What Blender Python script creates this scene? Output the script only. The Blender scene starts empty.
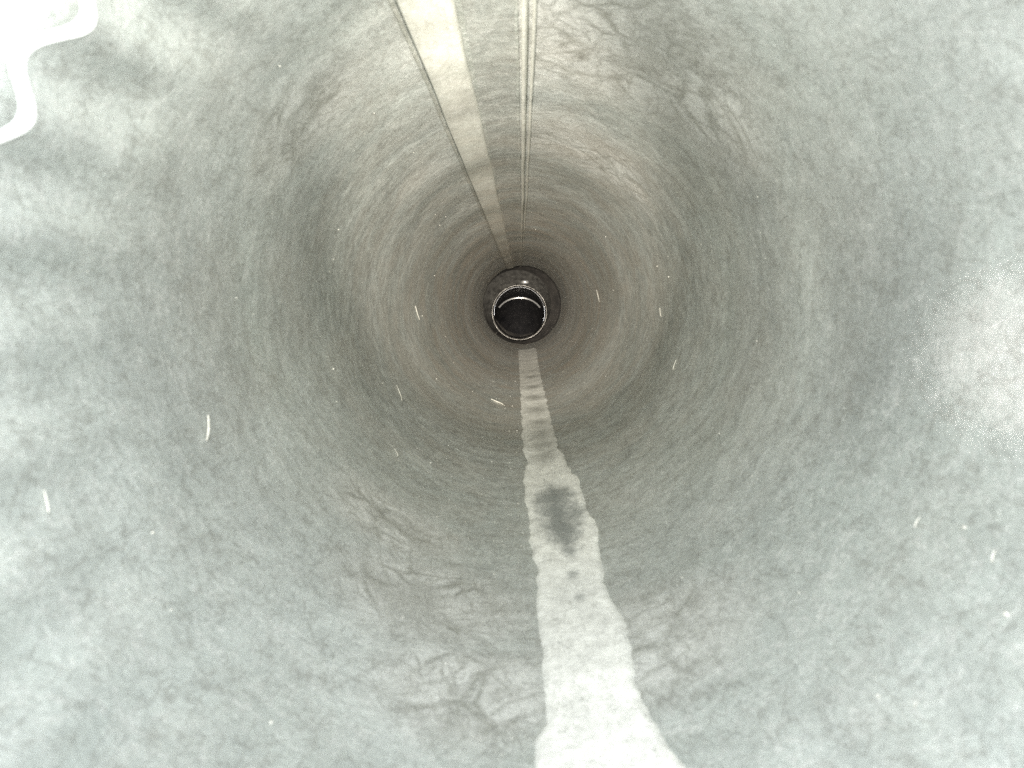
import bpy, bmesh, math, random
from mathutils import Vector, Matrix, noise
random.seed(7)
sc = bpy.context.scene
R = 0.06                      # inner radius of the pipe, metres
F = 740.0                     # focal length in pixels of a 1024 px wide frame
VPX, VPY = 522.0, 305.0       # where the pipe axis (+Y) meets the picture

# ------------------------------------------------------------------ camera
cam_d = bpy.data.cameras.new('camera'); cam = bpy.data.objects.new('camera', cam_d)
sc.collection.objects.link(cam); sc.camera = cam
cam_d.sensor_width = 36.0; cam_d.lens = 36.0 * F / 1024.0
cam_d.clip_start = 0.002; cam_d.clip_end = 200
pitch = math.atan((384 - VPY) / F); yaw = math.atan((VPX - 512) / F)
cam.rotation_euler = (math.radians(90) - pitch, 0, yaw)
cam_d.dof.use_dof = True; cam_d.dof.focus_distance = 0.42; cam_d.dof.aperture_fstop = 38.0
ROT = cam.rotation_euler.to_matrix()

def ray(x, y):
    return (ROT @ Vector((x - 512, 384 - y, -F))).normalized()
def wall(x, y, r=R):
    """point where the sight line of a measured spot meets the pipe wall: (angle from the top, depth)"""
    d = ray(x, y); t = r / math.hypot(d.x, d.z)
    return math.atan2(d.x, d.z), d.y * t
def cyl(a, y, r=R):
    return Vector((r * math.sin(a), y, r * math.cos(a)))

# ------------------------------------------------------------------ sky and light
w = bpy.data.worlds.new('World'); sc.world = w; w.use_nodes = True
nt = w.node_tree; bg = nt.nodes['Background']
sky = nt.nodes.new('ShaderNodeTexSky'); sky.sky_type = 'NISHITA'; sky.sun_disc = False
SUN_EL, SUN_AZ = math.radians(33), math.radians(-48)     # beyond the pipe, high on the left
sky.sun_elevation = SUN_EL; sky.sun_rotation = SUN_AZ
sky.air_density = 1.0; sky.dust_density = 4.0; sky.ozone_density = 1.0
hs = nt.nodes.new('ShaderNodeHueSaturation'); hs.inputs['Saturation'].default_value = .3; hs.inputs['Value'].default_value = 1.1
nt.links.new(sky.outputs[0], hs.inputs['Color']); nt.links.new(hs.outputs[0], bg.inputs['Color'])   # thin white overcast; bg.inputs['Strength'].default_value = 0.05
sd = bpy.data.lights.new('sun', 'SUN'); so = bpy.data.objects.new('sun', sd); sc.collection.objects.link(so)
sd.energy = 2.0; sd.angle = math.radians(6); sd.color = (1, .95, .88)
sv = Vector((math.sin(SUN_AZ) * math.cos(SUN_EL), math.cos(SUN_AZ) * math.cos(SUN_EL), math.sin(SUN_EL)))
so.rotation_euler = sv.to_track_quat('Z', 'Y').to_euler()
# added fill spots beside the lens, nested to brighten the deep pipe
def fill_spot(name, watts, size, blend, col, loc, aim):
    ld = bpy.data.lights.new(name, 'SPOT'); lo = bpy.data.objects.new(name, ld); sc.collection.objects.link(lo)
    ld.energy = watts; ld.spot_size = math.radians(size); ld.spot_blend = blend
    ld.shadow_soft_size = 0.003; ld.color = col; lo.location = loc
    lo.rotation_euler = (Vector(loc) - Vector(aim)).to_track_quat('Z', 'Y').to_euler()
FILL_LOC = (-0.008, -0.004, 0.034)
fill_spot('lens_fill', 1.1, 150, 1.0, (.99, 1, .975), FILL_LOC, (0, 1, 0))
fill_spot('lens_fill_beam', 90.0, 13, 1.0, (1, .92, .82), FILL_LOC, (0, 1, 0))
fill_spot('lens_fill_wide', 2.9, 62, 1.0, (1, .97, .86), FILL_LOC, (0, 1, 0))
fill_spot('lens_fill_core', 38.0, 28, 1.0, (1, .93, .83), FILL_LOC, (0, 1, 0))
fill_spot('wall_glow_spot', .9, 13, 1.0, (1, .84, .83), (0.004, -0.004, 0.0), (.06, .0885, -.006))  # added narrow spot that makes the pinkish glow on the right wall
sc.view_settings.view_transform = 'Standard'; sc.view_settings.look = 'None'
sc.view_settings.exposure = -0.15; sc.view_settings.gamma = 1
sc.cycles.max_bounces = 10; sc.cycles.diffuse_bounces = 5; sc.cycles.glossy_bounces = 5
sc.cycles.use_adaptive_sampling = True; sc.cycles.adaptive_threshold = 0.02
sc.cycles.sample_clamp_indirect = 1.2; sc.cycles.caustics_reflective = True; sc.cycles.blur_glossy = 0.5
sc.cycles.use_denoising = False

# ------------------------------------------------------------------ material helpers
class N:
    def __init__(s, name):
        s.m = bpy.data.materials.new(name); s.m.use_nodes = True
        s.t = s.m.node_tree; s.p = s.t.nodes['Principled BSDF']
        s.co = s.t.nodes.new('ShaderNodeTexCoord').outputs['Object']
    def L(s, a, b): s.t.links.new(a, b)
    def mapped(s, sc_=(1, 1, 1), rot=(0, 0, 0), loc=(0, 0, 0), src=None):
        n = s.t.nodes.new('ShaderNodeMapping'); n.inputs['Scale'].default_value = [v / R for v in sc_] if src is None else sc_
        n.inputs['Rotation'].default_value = rot; n.inputs['Location'].default_value = loc
        s.L(src or s.co, n.inputs['Vector']); return n.outputs[0]
    def noise(s, vec, scale, detail=4, rough=.5, dist=0.0, out='Fac'):
        n = s.t.nodes.new('ShaderNodeTexNoise'); s.L(vec, n.inputs['Vector'])
        n.inputs['Scale'].default_value = scale; n.inputs['Detail'].default_value = detail
        n.inputs['Roughness'].default_value = rough; n.inputs['Distortion'].default_value = dist
        return n.outputs[out]
    def ramp(s, fac, *stops):
        n = s.t.nodes.new('ShaderNodeValToRGB'); e = n.color_ramp.elements
        for i, (p, c) in enumerate(stops):
            el = e[i] if i < 2 else e.new(p)
            el.position = p; el.color = (c, c, c, 1) if not hasattr(c, '__len__') else (*c, 1)
        s.L(fac, n.inputs['Fac']); return n.outputs['Color']
    def math(s, op, a, b=0.0, clamp=False):
        n = s.t.nodes.new('ShaderNodeMath'); n.operation = op; n.use_clamp = clamp
        for i, v in enumerate((a, b)):
            if isinstance(v, (int, float)): n.inputs[i].default_value = v
            else: s.L(v, n.inputs[i])
        return n.outputs[0]
    def mix(s, fac, a, b, mode='MIX'):
        n = s.t.nodes.new('ShaderNodeMix'); n.data_type = 'RGBA'; n.blend_type = mode
        for k, v in ((0, fac), (6, a), (7, b)):
            if isinstance(v, (int, float)): n.inputs[k].default_value = v
            elif isinstance(v, tuple): n.inputs[k].default_value = (*v, 1)
            else: s.L(v, n.inputs[k])
        return n.outputs[2]
    def warp(s, vec, scale, amt):
        c = s.noise(vec, scale, 3, .5, 0, 'Color')
        a = s.t.nodes.new('ShaderNodeVectorMath'); a.operation = 'MULTIPLY_ADD'
        s.L(c, a.inputs[0]); a.inputs[1].default_value = (amt,) * 3; s.L(vec, a.inputs[2]); return a.outputs[0]
    def cracks(s, vec, scale, width):
        v = s.t.nodes.new('ShaderNodeTexVoronoi'); v.feature = 'DISTANCE_TO_EDGE'
        s.L(vec, v.inputs['Vector']); v.inputs['Scale'].default_value = scale
        return s.ramp(v.outputs['Distance'], (0.0, 1.0), (width, 0.0))
    def bump(s, h, strength, dist):
        n = s.t.nodes.new('ShaderNodeBump'); n.inputs['Strength'].default_value = strength
        n.inputs['Distance'].default_value = dist; s.L(h, n.inputs['Height']); return n.outputs[0]
    def blob(s, a, y, rad, r=R, k=1.0):
        """soft mask round one spot of the wall (for stains and painted shade with a place of their own)"""
        n = s.t.nodes.new('ShaderNodeVectorMath'); n.operation = 'DISTANCE'
        c = cyl(a, y, r); s.L(s.mapped((1, k, 1), src=s.co) if k != 1 else s.co, n.inputs[0])
        n.inputs[1].default_value = (c.x, c.y * k, c.z)
        return s.math('SUBTRACT', 1.0, s.math('DIVIDE', n.outputs['Value'], rad), True)

SMUDGES_AND_SHADE = [(745, 175, .42, .6), (830, 200, .35, .35), (255, 60, .22, .35), (200, 180, .5, .25), (690, 120, .35, .3),
           (880, 310, .5, .5), (185, 320, .55, .5), (760, 320, .5, .45), (300, 250, .6, .3)]  # smudges, and shade of the less lit walls painted as dark patches
VEINS = [(600, 40, .8), (690, 90, .5), (610, 170, .5), (430, 600, .42), (470, 690, .32), (300, 120, .35), (590, 150, .6), (640, 640, .4), (390, 520, .35)]
def zinc(name, tint=(1, 1, 1), stains=1.0, rough=.45, metal=.45, dirt_and_shade=True, gr_=1.0):
    n = N(name); v = n.mapped()
    wc = n.noise(v, 1.7, 3, .5, 0, 'Color')
    def push(amt, src):
        a = n.t.nodes.new('ShaderNodeVectorMath'); a.operation = 'MULTIPLY_ADD'
        n.L(wc, a.inputs[0]); a.inputs[1].default_value = (amt,) * 3; n.L(src, a.inputs[2]); return a.outputs[0]
    wv = push(.9, v)
    broad = n.noise(wv, .7, 4, .5, .2)
    mott = n.noise(v, 11, 9, .78, .2)
    streak = n.noise(n.mapped((2.5, 5, 2.5), src=v), 2.2, 8, .72, .2)
    sep = n.t.nodes.new('ShaderNodeSeparateXYZ'); n.L(v, sep.inputs[0])
    along = n.ramp(n.math('DIVIDE', sep.outputs['Y'], 19.0), (.07, .35), (.22, 1.0))   # the smears grow further in
    grain = n.noise(v, 70, 2, .8); grit_ = n.noise(v, 260, 1, .8)
    def hairs(vec, scale, w, det=1.5):      # thin meandering scratches
        x = n.noise(vec, scale, det, .5, .0)
        return n.ramp(x, (.5 - w, 0.0), (.5, 1.0), (.5 + w, 0.0))
    tone = n.ramp(broad, (.36, (.625 * tint[0], .675 * tint[1], .635 * tint[2])), (.62, (.755 * tint[0], .80 * tint[1], .765 * tint[2])))
    col = n.mix(n.math('MULTIPLY', along, .8 * stains), tone, n.ramp(mott, (.36, .62), (.64, 1.0)), 'MULTIPLY')
    col = n.mix(n.math('MULTIPLY', along, .6 * stains), col, n.ramp(streak, (.34, .55), (.60, 1.0)), 'MULTIPLY')
    if dirt_and_shade:
        for x, y, rd, am in SMUDGES_AND_SHADE:
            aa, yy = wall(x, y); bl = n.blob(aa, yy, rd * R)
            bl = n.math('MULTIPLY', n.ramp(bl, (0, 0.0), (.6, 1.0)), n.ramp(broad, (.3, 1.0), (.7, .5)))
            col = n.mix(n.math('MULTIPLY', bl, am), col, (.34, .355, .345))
        mask = None
        for x, y, rd in VEINS:
            aa, yy = wall(x, y); bl = n.blob(aa, yy, rd * R)
            mask = bl if mask is None else n.math('MAXIMUM', mask, bl)
        mask = n.ramp(mask, (0, 0.0), (.5, 1.0))
        sv_ = push(.45, v)
        fine = n.warp(sv_, 9, .05)
        b1 = n.cracks(fine, 2.6, .09); b2 = n.cracks(n.mapped((1, 1, 1), (1, .6, 2), (3, 1, 2), src=fine), 4.3, .085)
        b3 = n.cracks(n.mapped((1, .45, 1), (.5, .2, .4), (7, 5, 1), src=n.warp(sv_, 5, .12)), 8.0, .07)
        br = n.noise(v, 5, 4, .6)
        vein = n.math('MAXIMUM', n.math('MULTIPLY', b1, n.ramp(br, (.35, .25), (.55, 1.0))), n.math('MULTIPLY', b2, n.ramp(br, (.40, .2), (.55, 1.0))))
        vein = n.math('MAXIMUM', vein, n.math('MULTIPLY', b3, .65))
        patch = n.ramp(n.noise(sv_, 3.4, 7, .7, .4), (.47, 0.0), (.58, 1.0))
        vein = n.math('MULTIPLY', n.math('MAXIMUM', vein, n.math('MULTIPLY', patch, .6)), mask)
        col = n.mix(n.math('MULTIPLY', mask, .7 * stains), col, (.93, .94, .90))
        col = n.mix(n.math('MULTIPLY', vein, .72 * stains), col, (.25, .26, .22))
    h1 = hairs(n.mapped((1, .4, 1), (.35, .2, .1), src=v), 15, .035); h2 = hairs(n.mapped((1, .45, 1), (-.6, .5, .4), src=v), 21, .04)
    h3 = hairs(n.mapped((.5, 1.3, .5), (.3, .4, .2), src=v), 13, .025); h4 = hairs(n.mapped((1, .5, 1), (.9, -.5, .3), src=v), 34, .04)
    hd = n.math('MULTIPLY', n.math('MAXIMUM', h1, h2), n.ramp(mott, (.42, 1.0), (.58, .1)))
    hl = n.math('MULTIPLY', n.math('MAXIMUM', h3, h4), n.ramp(mott, (.44, .1), (.58, 1.0)))
    col = n.mix(n.math('MULTIPLY', hd, .45), col, (.28, .28, .25))
    col = n.mix(n.math('MULTIPLY', hl, .40), col, (.95, .95, .92))
    # rusty brown dust that thickens towards the closed end
    deep = n.ramp(n.math('DIVIDE', sep.outputs['Y'], 19.0), (.10, .10), (.55, 1.0))
    brown = n.math('MULTIPLY', n.ramp(n.noise(wv, 2.2, 5, .65, .3), (.40, .2), (.66, 1.0)), deep)
    col = n.mix(n.math('MULTIPLY', brown, .75), col, (.58, .50, .41))
    col = n.mix(.50 * gr_, col, n.ramp(grain, (.3, .5), (.7, 1.0)), 'MULTIPLY')
    col = n.mix(.45 * gr_, col, n.ramp(grit_, (.3, .4), (.7, 1.0)), 'MULTIPLY')
    n.L(col, n.p.inputs['Base Color'])
    n.p.inputs['Metallic'].default_value = metal
    n.L(n.math('ADD', n.math('MULTIPLY', broad, .2), rough - .1), n.p.inputs['Roughness'])
    h = n.math('SUBTRACT', n.math('MULTIPLY', mott, .9), n.math('MULTIPLY', n.math('MAXIMUM', h1, h3), .07))
    h = n.math('ADD', h, n.math('MULTIPLY', grain, .06))
    n.L(n.bump(h, .25 * gr_, .0010), n.p.inputs['Normal'])
    return n

# ------------------------------------------------------------------ mesh helpers
def link(name, bm, mat, parent=None, smooth=True):
    me = bpy.data.meshes.new(name); bm.normal_update(); bm.to_mesh(me); bm.free()
    if smooth:
        for p in me.polygons: p.use_smooth = True
    me.materials.append(mat.m if isinstance(mat, N) else mat)
    o = bpy.data.objects.new(name, me); sc.collection.objects.link(o); o.parent = parent
    return o
def tag(o, label, cat, group=None, kind=None):
    if label: o['label'] = label
    if cat: o['category'] = cat
    if group: o['group'] = group
    if kind: o['kind'] = kind
def grid(rows, closed=True, bm=None, cyclic_rows=False):
    """rows of points -> quads"""
    bm = bm or bmesh.new(); V = [[bm.verts.new(p) for p in r] for r in rows]
    nr = len(V)
    for i in range(nr if cyclic_rows else nr - 1):
        A, B = V[i], V[(i + 1) % nr]; n = len(A)
        for j in range(n if closed else n - 1):
            k = (j + 1) % n
            bm.faces.new((A[j], A[k], B[k], B[j]))
    return bm

# ------------------------------------------------------------------ the pipe
L_END = 19.0 * R
TL = math.radians(-54.0)               # the notched side of the mouth (upper left), angle from the top
def mouth(a):                          # oblique crimped end
    return R * (0.80 + 0.66 * max(0, math.cos(a - TL)) ** 2) - R * .018 * math.sin(29 * a + 2.3)
def fade(t): return max(0.0, 1 - t) ** 2
def dents(a, y, r=R):
    p = Vector((math.sin(a), y / R, math.cos(a)))
    return R * (.012 * noise.noise(p * 1.7) + .005 * noise.noise(p * 4.3 + Vector((5, 1, 2))) + .0015*noise.noise(p*11))
def crimp(a, y):
    d = (y - mouth(a)) / R
    if d > .75: return 0
    amp = .029 * max(0, 1 - d / .75) ** 1.3 * (0.9 + .5 * noise.noise(Vector((math.sin(a) * 3, math.cos(a) * 3, 3))))
    return R * amp * math.sin(29 * a + 2.3 + min(1.5, max(0, d) * 3) * noise.noise(Vector((math.sin(a)*2, y/R*2, math.cos(a)*2))))
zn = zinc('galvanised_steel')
pipe = bpy.data.objects.new('metal_pipe', None); sc.collection.objects.link(pipe)
pipe.location = (0, 0, 0)
tag(pipe, 'long round galvanised steel pipe seen from inside, stained grey with crimped mouth', 'pipe')
NA = 720
def rowsdepth():
    ds = [0.0]; s = .018
    while ds[-1] < 1: ds.append(ds[-1] + s * .06); s *= 1.035; s = min(s, .35)
    ds[-1] = 1.0
    return ds
def rad(a, y): return R + dents(a, y) + crimp(a, y)
rows = []
angs = [2 * math.pi * j / NA for j in range(NA)]
for d in rowsdepth():
    row = []
    for a in angs:
        m = mouth(a); y = m + (L_END - m) * d
        row.append(cyl(a, y, rad(a, y)))
    rows.append(row)
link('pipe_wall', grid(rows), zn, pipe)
# rolled lip round the mouth
lipm = zinc('lip_steel', (1.35, 1.3, 1.33), .1, .5, .1, False)  # tint raised so the colour itself carries the rim's overexposed glow
prof = []
for k in range(12):
    t = 2 * math.pi * k / 12; prof.append((.017 * R * math.cos(t), .013 * R * math.sin(t)))
rows = []
for pr, py in prof:
    rows.append([cyl(a, mouth(a) + py - .004 * R, rad(a, mouth(a)) + .015 * R + pr) for a in angs])
link('rolled_lip', grid(rows, True, None, True), lipm, pipe)
# outer sleeve the crimped end is pushed into (inside + outside skin)
rows = []
def sm(a): return R * (0.78 + 0.65 * max(0, math.cos(a - TL)) ** 2)
for rr, off in ((1.075, .5), (1.075, .2), (1.075, 0), (1.085, -.012), (1.1, 0), (1.1, .5), (1.1, 6), (1.1, 19)):
    rows.append([cyl(a, sm(a) + off * R, rr * R) for a in angs])
link('outer_sleeve', grid(rows), zinc('sleeve_steel', (1.15, 1.15, 1.15), .2, .55, .4, False), pipe)  # paler tint paints in glare so the sleeve melts into the sky

gr = N('ground_concrete'); gv = gr.mapped()
gr.L(gr.mix(gr.noise(gv, .6, 8, .6), (.50, .49, .46), (.64, .63, .60)), gr.p.inputs['Base Color']); gr.p.inputs['Roughness'].default_value = .9
gz = -1.105 * R
g = link('ground', grid([[(-60, y, gz), (60, y, gz)] for y in (-60, 60)], False), gr, None, False)
g['kind'] = 'structure'
# ---- lock seam along the top
def strip(pa, name, mat, prof, bm=None):
    """long strip on the wall; prof(y) -> list of (angle, height off the wall towards the axis)"""
    ys = [mouth(pa) * 1.0 + .02 * R]; s = .03 * R
    while ys[-1] < L_END - .02 * R: ys.append(ys[-1] + s); s = min(s * 1.04, .25 * R)
    ys[-1] = L_END - .02 * R
    rows = []
    for y in ys:
        rows.append([cyl(a, y, rad(a, y) - h) for a, h in prof(y)])
    bm = grid(rows, False, bm)
    return link(name, bm, mat, pipe)
D = math.radians
def wob(y, s, amt): return D(amt) * noise.noise(Vector((y / R * .8, s, 0)))
seamm = zinc('seam_steel', (.92, .88, .84), .35, .42, .4, False, .3)
def p_seam(y):
    l = D(-22.6) + wob(y, 1, .5); r = D(-12.7) + wob(y, 2, .6)
    h = .030 * R
    return [(l, -.012 * R), (l, h * .8), (l + D(.35), h), (l + D(3), h * 1.05), (r - D(3.5), h * .95), (r - D(2), h * 1.15),
            (r - D(.9), h * 1.25), (r - D(.25), h * .9), (r, h * .4), (r + D(.3), -.012 * R)]
strip(D(-18), 'folded_seam', seamm, p_seam)
def p_edge_shade(y):
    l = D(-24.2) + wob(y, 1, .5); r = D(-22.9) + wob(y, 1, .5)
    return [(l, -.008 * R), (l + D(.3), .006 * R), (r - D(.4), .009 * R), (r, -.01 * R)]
strip(D(-23), 'seam_edge_shade', zinc('edge_shade_steel', (.45, .45, .42), .6, .6, .2, False), p_edge_shade)  # dark strip painting the shadow line along the seam's left edge
def p_channel(y):
    l = D(-12.9); r = D(-0.8)
    return [(l, .004 * R), (D(-10), .0035 * R), (D(-6), .003 * R), (D(-3), .0035 * R), (r, .004 * R)]
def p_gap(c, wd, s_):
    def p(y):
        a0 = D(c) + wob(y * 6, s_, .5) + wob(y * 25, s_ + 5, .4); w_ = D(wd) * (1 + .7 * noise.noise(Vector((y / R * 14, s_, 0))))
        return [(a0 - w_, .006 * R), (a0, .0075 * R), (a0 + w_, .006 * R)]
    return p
gapm = zinc('gap_shade_dirt', (.42, .43, .41), .8, .7, .1, False)  # dark lines painting the seam's shadow together with ragged dirt
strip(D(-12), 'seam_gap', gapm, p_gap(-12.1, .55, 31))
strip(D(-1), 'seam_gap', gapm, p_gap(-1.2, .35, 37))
strip(D(-6), 'seam_channel', zinc('channel_steel', (.76, .755, .74), 1.2, .5, .45, False, .9), p_channel)
def ridge(c, wd, h):
    def p(y):
        a0 = D(c) - (D(2.2) * max(0, (y / R - 6) / 13)) + wob(y, 4, .35)
        return [(a0 - D(wd), -.01 * R), (a0 - D(wd * .75), h * .6 * R), (a0 - D(wd * .3), h * R), (a0 + D(wd * .3), h * R),
                (a0 + D(wd * .75), h * .6 * R), (a0 + D(wd), -.01 * R)]
    return p
strip(D(0), 'seam_ridge', seamm, ridge(0.4, .75, .03))
strip(D(2), 'seam_ridge', seamm, ridge(2.4, .5, .014))

# ------------------------------------------------------------------ far end: dark socket, inner tube, elbow
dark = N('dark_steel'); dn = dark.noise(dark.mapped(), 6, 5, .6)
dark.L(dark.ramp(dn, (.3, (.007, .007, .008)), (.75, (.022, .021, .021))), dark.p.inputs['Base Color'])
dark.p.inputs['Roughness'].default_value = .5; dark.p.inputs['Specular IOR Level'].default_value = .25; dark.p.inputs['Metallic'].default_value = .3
rim = N('worn_rim'); rn = rim.noise(rim.mapped(), 4, 5, .75)
rim.L(rim.ramp(rn, (.35, (.03, .028, .024)), (.7, (.30, .29, .27))), rim.p.inputs['Base Color'])
rim.p.inputs['Metallic'].default_value = .9; rim.p.inputs['Roughness'].default_value = .42

conn = bpy.data.objects.new('elbow_connector', None); sc.collection.objects.link(conn); conn.location = (0, 0, 0)
tag(conn, 'dark round elbow connector with a shiny rim at the far end of the pipe', 'pipe connector')
def lathe(name, profile, mat, cx=0, cz=0, n=96, parent=conn, wave=0.0):
    rows = [[Vector((cx + r * math.sin(a), y, cz + r * math.cos(a))) for a in [2 * math.pi * j / n for j in range(n)]]
            for y, r in profile]
    return link(name, grid(rows), mat, parent)
# socket behind the pipe's end: an annular hollow coloured near black
e = L_END
sock = N('socket_dark'); sock.L(sock.ramp(sock.noise(sock.mapped(), 5, 5, .6), (.3, (.016, .015, .014)), (.7, (.045, .041, .036))), sock.p.inputs['Base Color'])
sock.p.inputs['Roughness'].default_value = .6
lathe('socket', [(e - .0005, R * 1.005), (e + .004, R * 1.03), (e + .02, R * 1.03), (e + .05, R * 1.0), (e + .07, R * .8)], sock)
# reducer closing the gap between the socket and the narrower tube
px = R / 39.0
cx, cz = -2.6 * px, -7.5 * px
r0 = 28.0 * px
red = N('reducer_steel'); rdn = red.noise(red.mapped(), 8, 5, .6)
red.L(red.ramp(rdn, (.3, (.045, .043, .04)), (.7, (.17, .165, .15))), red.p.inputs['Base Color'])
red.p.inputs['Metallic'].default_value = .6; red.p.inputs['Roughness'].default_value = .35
rows = []
for k in range(9):
    u = k / 8; rr = R * .90 + (r0 * .98 - R * .90) * u
    rows.append([Vector((-5.2 * px + (cx + 5.2 * px) * u + rr * math.sin(a), e + .030 - .022 * u, cz * u + .4 * px * (1 - u) + rr * math.cos(a))) for a in [2 * math.pi * j / 96 for j in range(96)]])
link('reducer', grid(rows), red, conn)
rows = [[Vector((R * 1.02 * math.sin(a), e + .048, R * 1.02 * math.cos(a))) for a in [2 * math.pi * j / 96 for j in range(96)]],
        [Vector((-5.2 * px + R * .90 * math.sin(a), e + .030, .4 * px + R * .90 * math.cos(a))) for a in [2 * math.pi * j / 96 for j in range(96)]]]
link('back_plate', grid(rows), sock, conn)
# the narrower tube pushed into the end, lying on the floor of the pipe
px = R / 39.0
cx, cz = -2.6 * px, -7.5 * px
r0 = 28.0 * px
yt = e - .001
lathe('tube_rim', [(yt + .03, r0), (yt + .004, r0), (yt + .001, r0 * .985), (yt - .0008, r0 * .975), (yt - .0008, r0 * .955),
                   (yt + .002, r0 * .915), (yt + .004, r0 * .905)], rim, cx, cz)
# swept bend
def ring(c, t, r, n=96):
    t = t.normalized(); u = Vector((1, 0, 0)); v = t.cross(u).normalized()
    return [c + r * (math.cos(a) * v + math.sin(a) * u) for a in [2 * math.pi * j / n for j in range(n)]]
rows = []; c = Vector((cx, yt + .0045, cz)); t = Vector((0, 1, 0))
rows.append(ring(c, t, r0 * .9)); 
for k in range(40):
    ang = max(0, k - 6) / 34 * math.radians(80)
    t = Vector((0, math.cos(ang), -math.sin(ang)))
    c = c + t * .0038; rows.append(ring(c, t, r0 * .9))
rows.append([c + t * .05 for _ in range(1)] * 96) if False else None
bm = grid(rows)
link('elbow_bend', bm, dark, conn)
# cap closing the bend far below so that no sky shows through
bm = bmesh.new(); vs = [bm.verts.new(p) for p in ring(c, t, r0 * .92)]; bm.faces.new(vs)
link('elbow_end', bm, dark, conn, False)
# joint bead inside the bend: catches the light as a thin crescent
def torus(name, c, t, r, tr, mat, parent, n=96, m=10, arc=None):
    t = t.normalized(); u = Vector((1, 0, 0)); v = t.cross(u).normalized(); rows = []
    for j in range(n if arc is None else n + 1):
        a = 2 * math.pi * j / n if arc is None else arc[0] + (arc[1] - arc[0]) * j / n; d = math.cos(a) * v + math.sin(a) * u
        rows.append([c + d * (r + tr * math.cos(b)) + t * tr * math.sin(b) for b in [2 * math.pi * k / m for k in range(m)]])
    return link(name, grid(rows, True, None, arc is None), mat, parent)
bead = N('bright_bead'); bead.p.inputs['Base Color'].default_value = (.75, .75, .73, 1); bead.p.inputs['Metallic'].default_value = .8; bead.p.inputs['Roughness'].default_value = .3
bm = bmesh.new(); bmesh.ops.create_uvsphere(bm, u_segments=16, v_segments=10, radius=3.2 * px, matrix=Matrix.Translation((cx + 5.5 * px, yt - .001, cz + 30.0 * px)) @ Matrix.Diagonal((1.3, 1, .7, 1)))
link('glint_bead', bm, bead, conn)  # small bright sphere added to imitate the glint on the rim
tt = Vector((0, math.cos(D(38)), -math.sin(D(38))))
torus('joint_bead', Vector((cx, yt + .052, cz - .006)), tt, r0 * .86, .0013, bead, conn, arc=(D(180 - 62), D(180 + 62)))

# ------------------------------------------------------------------ pale dried deposit along the bottom
Lft = [(543, 760), (537, 768), (528, 800)]
left = [(518, 352), (519, 372), (520, 395), (521, 418), (522, 440), (525, 462), (525, 472), (522, 480), (524, 495), (527, 508), (527, 520), (531, 545),
        (531, 560), (536, 571), (536, 600), (537, 632), (541, 662), (543, 700), (543, 728), (535, 742), (531, 768), (527, 820), (524, 900)]
right = [(537, 352), (539, 366), (543, 385), (547, 400), (554, 430), (560, 450), (567, 462), (571, 470), (579, 478), (583, 492), (588, 506), (596, 520),
         (598, 535), (603, 562), (606, 577), (615, 600), (624, 622), (631, 645), (640, 680), (650, 706), (660, 732), (672, 750), (688, 768), (705, 820), (740, 900)]
def table(pts): return sorted([(wall(x, y)[1], wall(x, y)[0] % (2 * math.pi)) for x, y in pts])
TLf, TRt = table(left), table(right)
def interp(tab, y):
    if y <= tab[0][0]: return tab[0][1]
    for (y0, a0), (y1, a1) in zip(tab, tab[1:]):
        if y <= y1: return a0 + (a1 - a0) * (y - y0) / max(1e-9, y1 - y0)
    return tab[-1][1]
dep = N('mineral_deposit'); v = dep.mapped(); wv = dep.warp(v, 4, .15)
c = dep.mix(dep.noise(wv, 3, 7, .6), (.64, .64, .59), (.95, .95, .89))
c = dep.mix(.6, c, dep.ramp(dep.noise(dep.mapped((1, .5, 1), src=v), 16, 9, .75, .3), (.34, .5), (.6, 1.0)), 'MULTIPLY')
cr = dep.cracks(dep.warp(v, 7, .25), 7, .035)
hz = dep.ramp(dep.noise(dep.warp(v, 3, .3), 12, 3, .5), (.485, 0.0), (.5, 1.0), (.515, 0.0))
c = dep.mix(dep.math('MULTIPLY', hz, .35), c, (.25, .25, .22))
c = dep.mix(.45, c, dep.ramp(dep.noise(v, 110, 3, .8), (.3, .45), (.7, 1.0)), 'MULTIPLY')
c = dep.mix(dep.math('MULTIPLY', cr, dep.ramp(dep.noise(v, 5, 3), (.5, 0.0), (.65, .45))), c, (.25, .25, .22))
# damp grey patches where the deposit has worn through
def stain(nn, c, pts, amount, tone, thin=.5):
    for (x, y, rad_) in pts:
        a, yy = wall(x, y)
        b = nn.blob(a, yy, rad_ * R, R, .45)
        b = nn.math('ADD', b, nn.math('MULTIPLY', nn.math('SUBTRACT', SN, .5), 1.5)); b = nn.ramp(b, (.18, 0.0), (thin + .35, 1.0))
        c = nn.mix(nn.math('MULTIPLY', b, amount), c, tone)
    return c
SN = dep.noise(dep.mapped((1, .42, 1), src=dep.warp(v, 5, .1)), 13, 8, .75, .2)
c = stain(dep, c, [(554, 494, .15), (556, 504, .18), (560, 515, .18), (563, 528, .16), (566, 541, .12), (569, 556, .06), (573, 578, .04), (580, 600, .03)], .9, (.17, .18, .17))
c = stain(dep, c, [(546, 460, .17), (545, 448, .17), (541, 436, .20), (540, 425, .18), (537, 411, .20), (535, 399, .19), (533, 388, .18), (532, 378, .18)], 1.0, (.34, .34, .31))
dep.L(c, dep.p.inputs['Base Color']); dep.p.inputs['Roughness'].default_value = .5
dep.L(dep.bump(dep.noise(wv, 18, 6, .6), .4, .0006), dep.p.inputs['Normal'])
ys = []; y = TLf[0][0]
while y < 16.5 * R: ys.append(y); y += max(.006 * R, .008 * y)
rows = []; NW = 28
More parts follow.
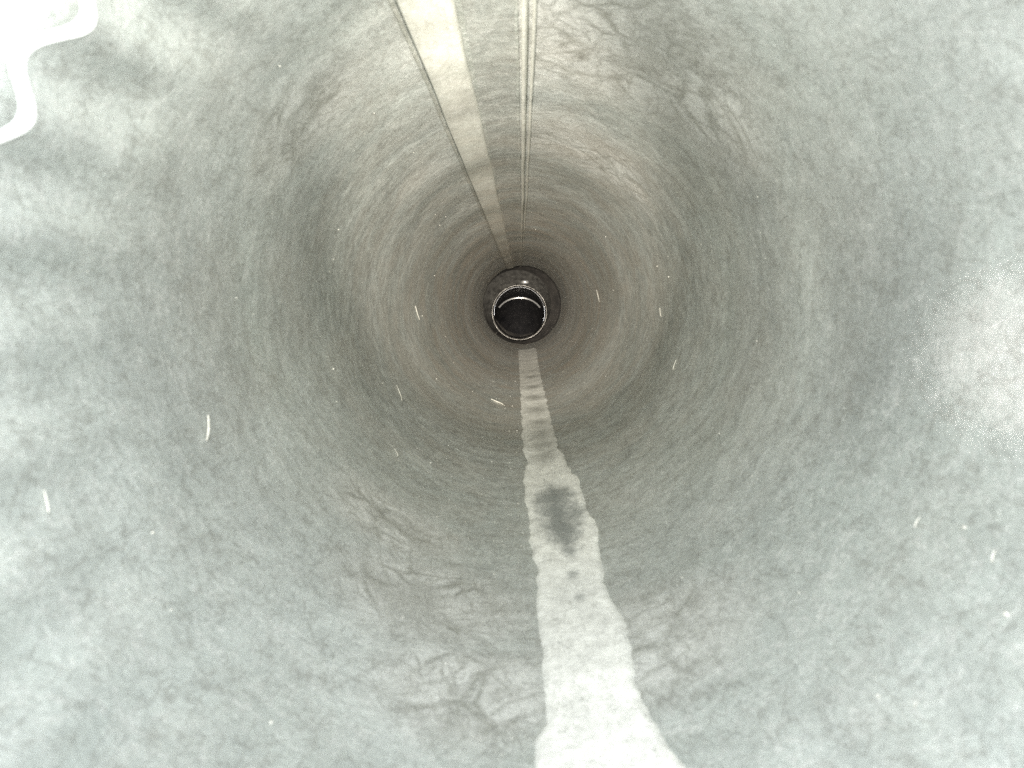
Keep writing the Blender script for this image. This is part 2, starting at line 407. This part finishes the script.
for y in ys:
    a0 = interp(TRt, y); a1 = interp(TLf, y)      # right has the smaller angle past the bottom
    j = lambda s: D(.5) * noise.noise(Vector((y / R * 9, s, 0))) + D(1.0) * noise.noise(Vector((y / R * 3.1, s, 4))) + D(.3) * noise.noise(Vector((y / R * 23, s, 0))) + D(.12) * noise.noise(Vector((y / R * 60, s, 0)))
    a0 += j(3); a1 += j(9)
    row = []
    for k in range(NW + 1):
        u = k / NW; a = a0 + (a1 - a0) * u
        edge = min(u, 1 - u)
        h = -.006 * R if edge == 0 else .014 * R * min(1, edge * 12) + .002 * R * noise.noise(Vector((a * 20, y / R * 4, 0)))
        row.append(cyl(a, y, rad(a, y) - h))
    rows.append(row)
crust = link('mineral_streak', grid(rows, False), dep)
tag(crust, 'pale dried mineral streak with ragged edges along the bottom of the pipe', 'residue')

# ------------------------------------------------------------------ fibres and specks of debris
pale = N('pale_fibre'); pale.L(pale.ramp(pale.noise(pale.mapped(), 30, 3), (.3, (.42, .41, .36)), (.7, (.75, .73, .66))), pale.p.inputs['Base Color'])
pale.p.inputs['Roughness'].default_value = .35
def fibre(x0, y0, x1, y1, wpx, label, bend=.1):
    a0, z0 = wall(x0, y0); a1, z1 = wall(x1, y1)
    zm = (z0 + z1) / 2; wd = wpx * .62 / F * math.hypot(zm, R) * .5
    base = cyl(a0, z0, R * .97)
    pts = []
    for k in range(9):
        u = k / 8; a = a0 + (a1 - a0) * u + bend * (a1 - a0 + .003) * math.sin(math.pi * u); z = z0 + (z1 - z0) * u
        pts.append((cyl(a, z, rad(a, z) - wd * 1.2 - .0001 * math.sin(math.pi * u)), wd * (.35 + .65 * math.sin(math.pi * min(1, u * .75 + .1)))))
    rows = []
    for i, (p, r) in enumerate(pts):
        t = (pts[min(8, i + 1)][0] - pts[max(0, i - 1)][0]).normalized()
        u = t.cross(Vector((0.3, 0.2, 1))).normalized(); v = t.cross(u)
        rows.append([p - base + r * (math.cos(b) * u + math.sin(b) * v) for b in [k * math.pi / 3 for k in range(6)]])
    bm = grid(rows)
    o = link('fibre', bm, pale); o.location = base
    tag(o, label, 'fibre', 'pale fibres stuck to the pipe wall')
FIB = [
    (206, 416, 205, 441, 4.2, 'brightest and thickest white fibre, standing upright on the left wall of the pipe'),
    (396, 386, 401, 402, 2.0, 'slanted cream fibre low on the left wall, near the middle of the pipe'),
    (491, 400, 503, 405, 2.2, 'short bright fibre lying just left of the pale bottom streak'),
    (394, 449, 398, 456, 1.5, 'faint slanted fibre on the lower left wall below the slanted cream one'),
    (677, 360, 674, 370, 1.6, 'upright fibre on the right wall, lower of the two right of the dark hole'),
    (660, 308, 662, 317, 1.7, 'short fibre on the right wall level with the dark hole'),
    (597, 290, 600, 302, 1.2, 'thin fibre on the right wall close beside the dark hole'),
    (916, 699, 913, 706, 1.6, 'tiny fibre on the lower right wall near the picture bottom edge'),
    (996, 550, 991, 562, 2.4, 'blurred pale fibre on the far right lower wall'),
    (920, 517, 915, 528, 2.4, 'blurred short fibre on the lower right wall, left of another blurred one'),
    (415, 306, 419, 320, 1.4, 'thin curved fibre on the left wall level with the dark hole'),
    (549, 325, 555, 331, 1.3, 'small tan fibre at the lower right of the dark hole rim'),
    (499, 330, 494, 336, 1.3, 'small tan fibre at the lower left of the dark hole rim'),
    (44, 490, 50, 512, 2.6, 'long blurred white fibre at the far left of the pipe'),
]
for f in FIB: fibre(*f)
# countless specks of grit
bm = bmesh.new()
def speck(x, y, s):
    a, z = wall(x, y); wd = s / F * math.hypot(z, R) * .5
    p = cyl(a, z, rad(a, z) - wd * .4)
    m = Matrix.Translation(p) @ Matrix.Rotation(random.random() * 6, 4, 'Y') @ Matrix.Diagonal((1, random.uniform(.8, 2.2), .8, 1))
    bmesh.ops.create_icosphere(bm, subdivisions=1, radius=wd, matrix=m)
for _ in range(170):
    x = random.gauss(505, 45); y = random.gauss(500, 80)
    if 360 < y < 765 and x < 526: speck(x, y, random.uniform(.5, 1.1))
for _ in range(170):
    th = random.uniform(0, 2 * math.pi); rr = random.uniform(70, 640)
    x, y = 522 + rr * math.cos(th), 305 + rr * math.sin(th)
    if y > 200 or random.random() < .2: speck(x, y, random.uniform(.3, 1.0) * (1 + rr / 1100))
for x, y, s in ((333, 369, 3), (336, 402, 1.8), (383, 383, 2), (430, 464, 2.2), (531, 391, 2.2), (152, 533, 4), (272, 721, 5), (403, 617, 2.6),
                (517, 431, 2), (509, 431, 1.8), (494, 574, 2.2), (518, 503, 2), (541, 502, 2.2), (964, 527, 4), (1003, 612, 5), (682, 578, 2.6),
                (879, 697, 4), (799, 593, 2.6), (756, 341, 2), (668, 277, 2.2), (170, 611, 4), (720, 434, 2)):
    speck(x, y, s * .7)
tag(link('grit', bm, pale), 'scattered pale specks of grit stuck on the pipe wall', 'grit', None, 'stuff')
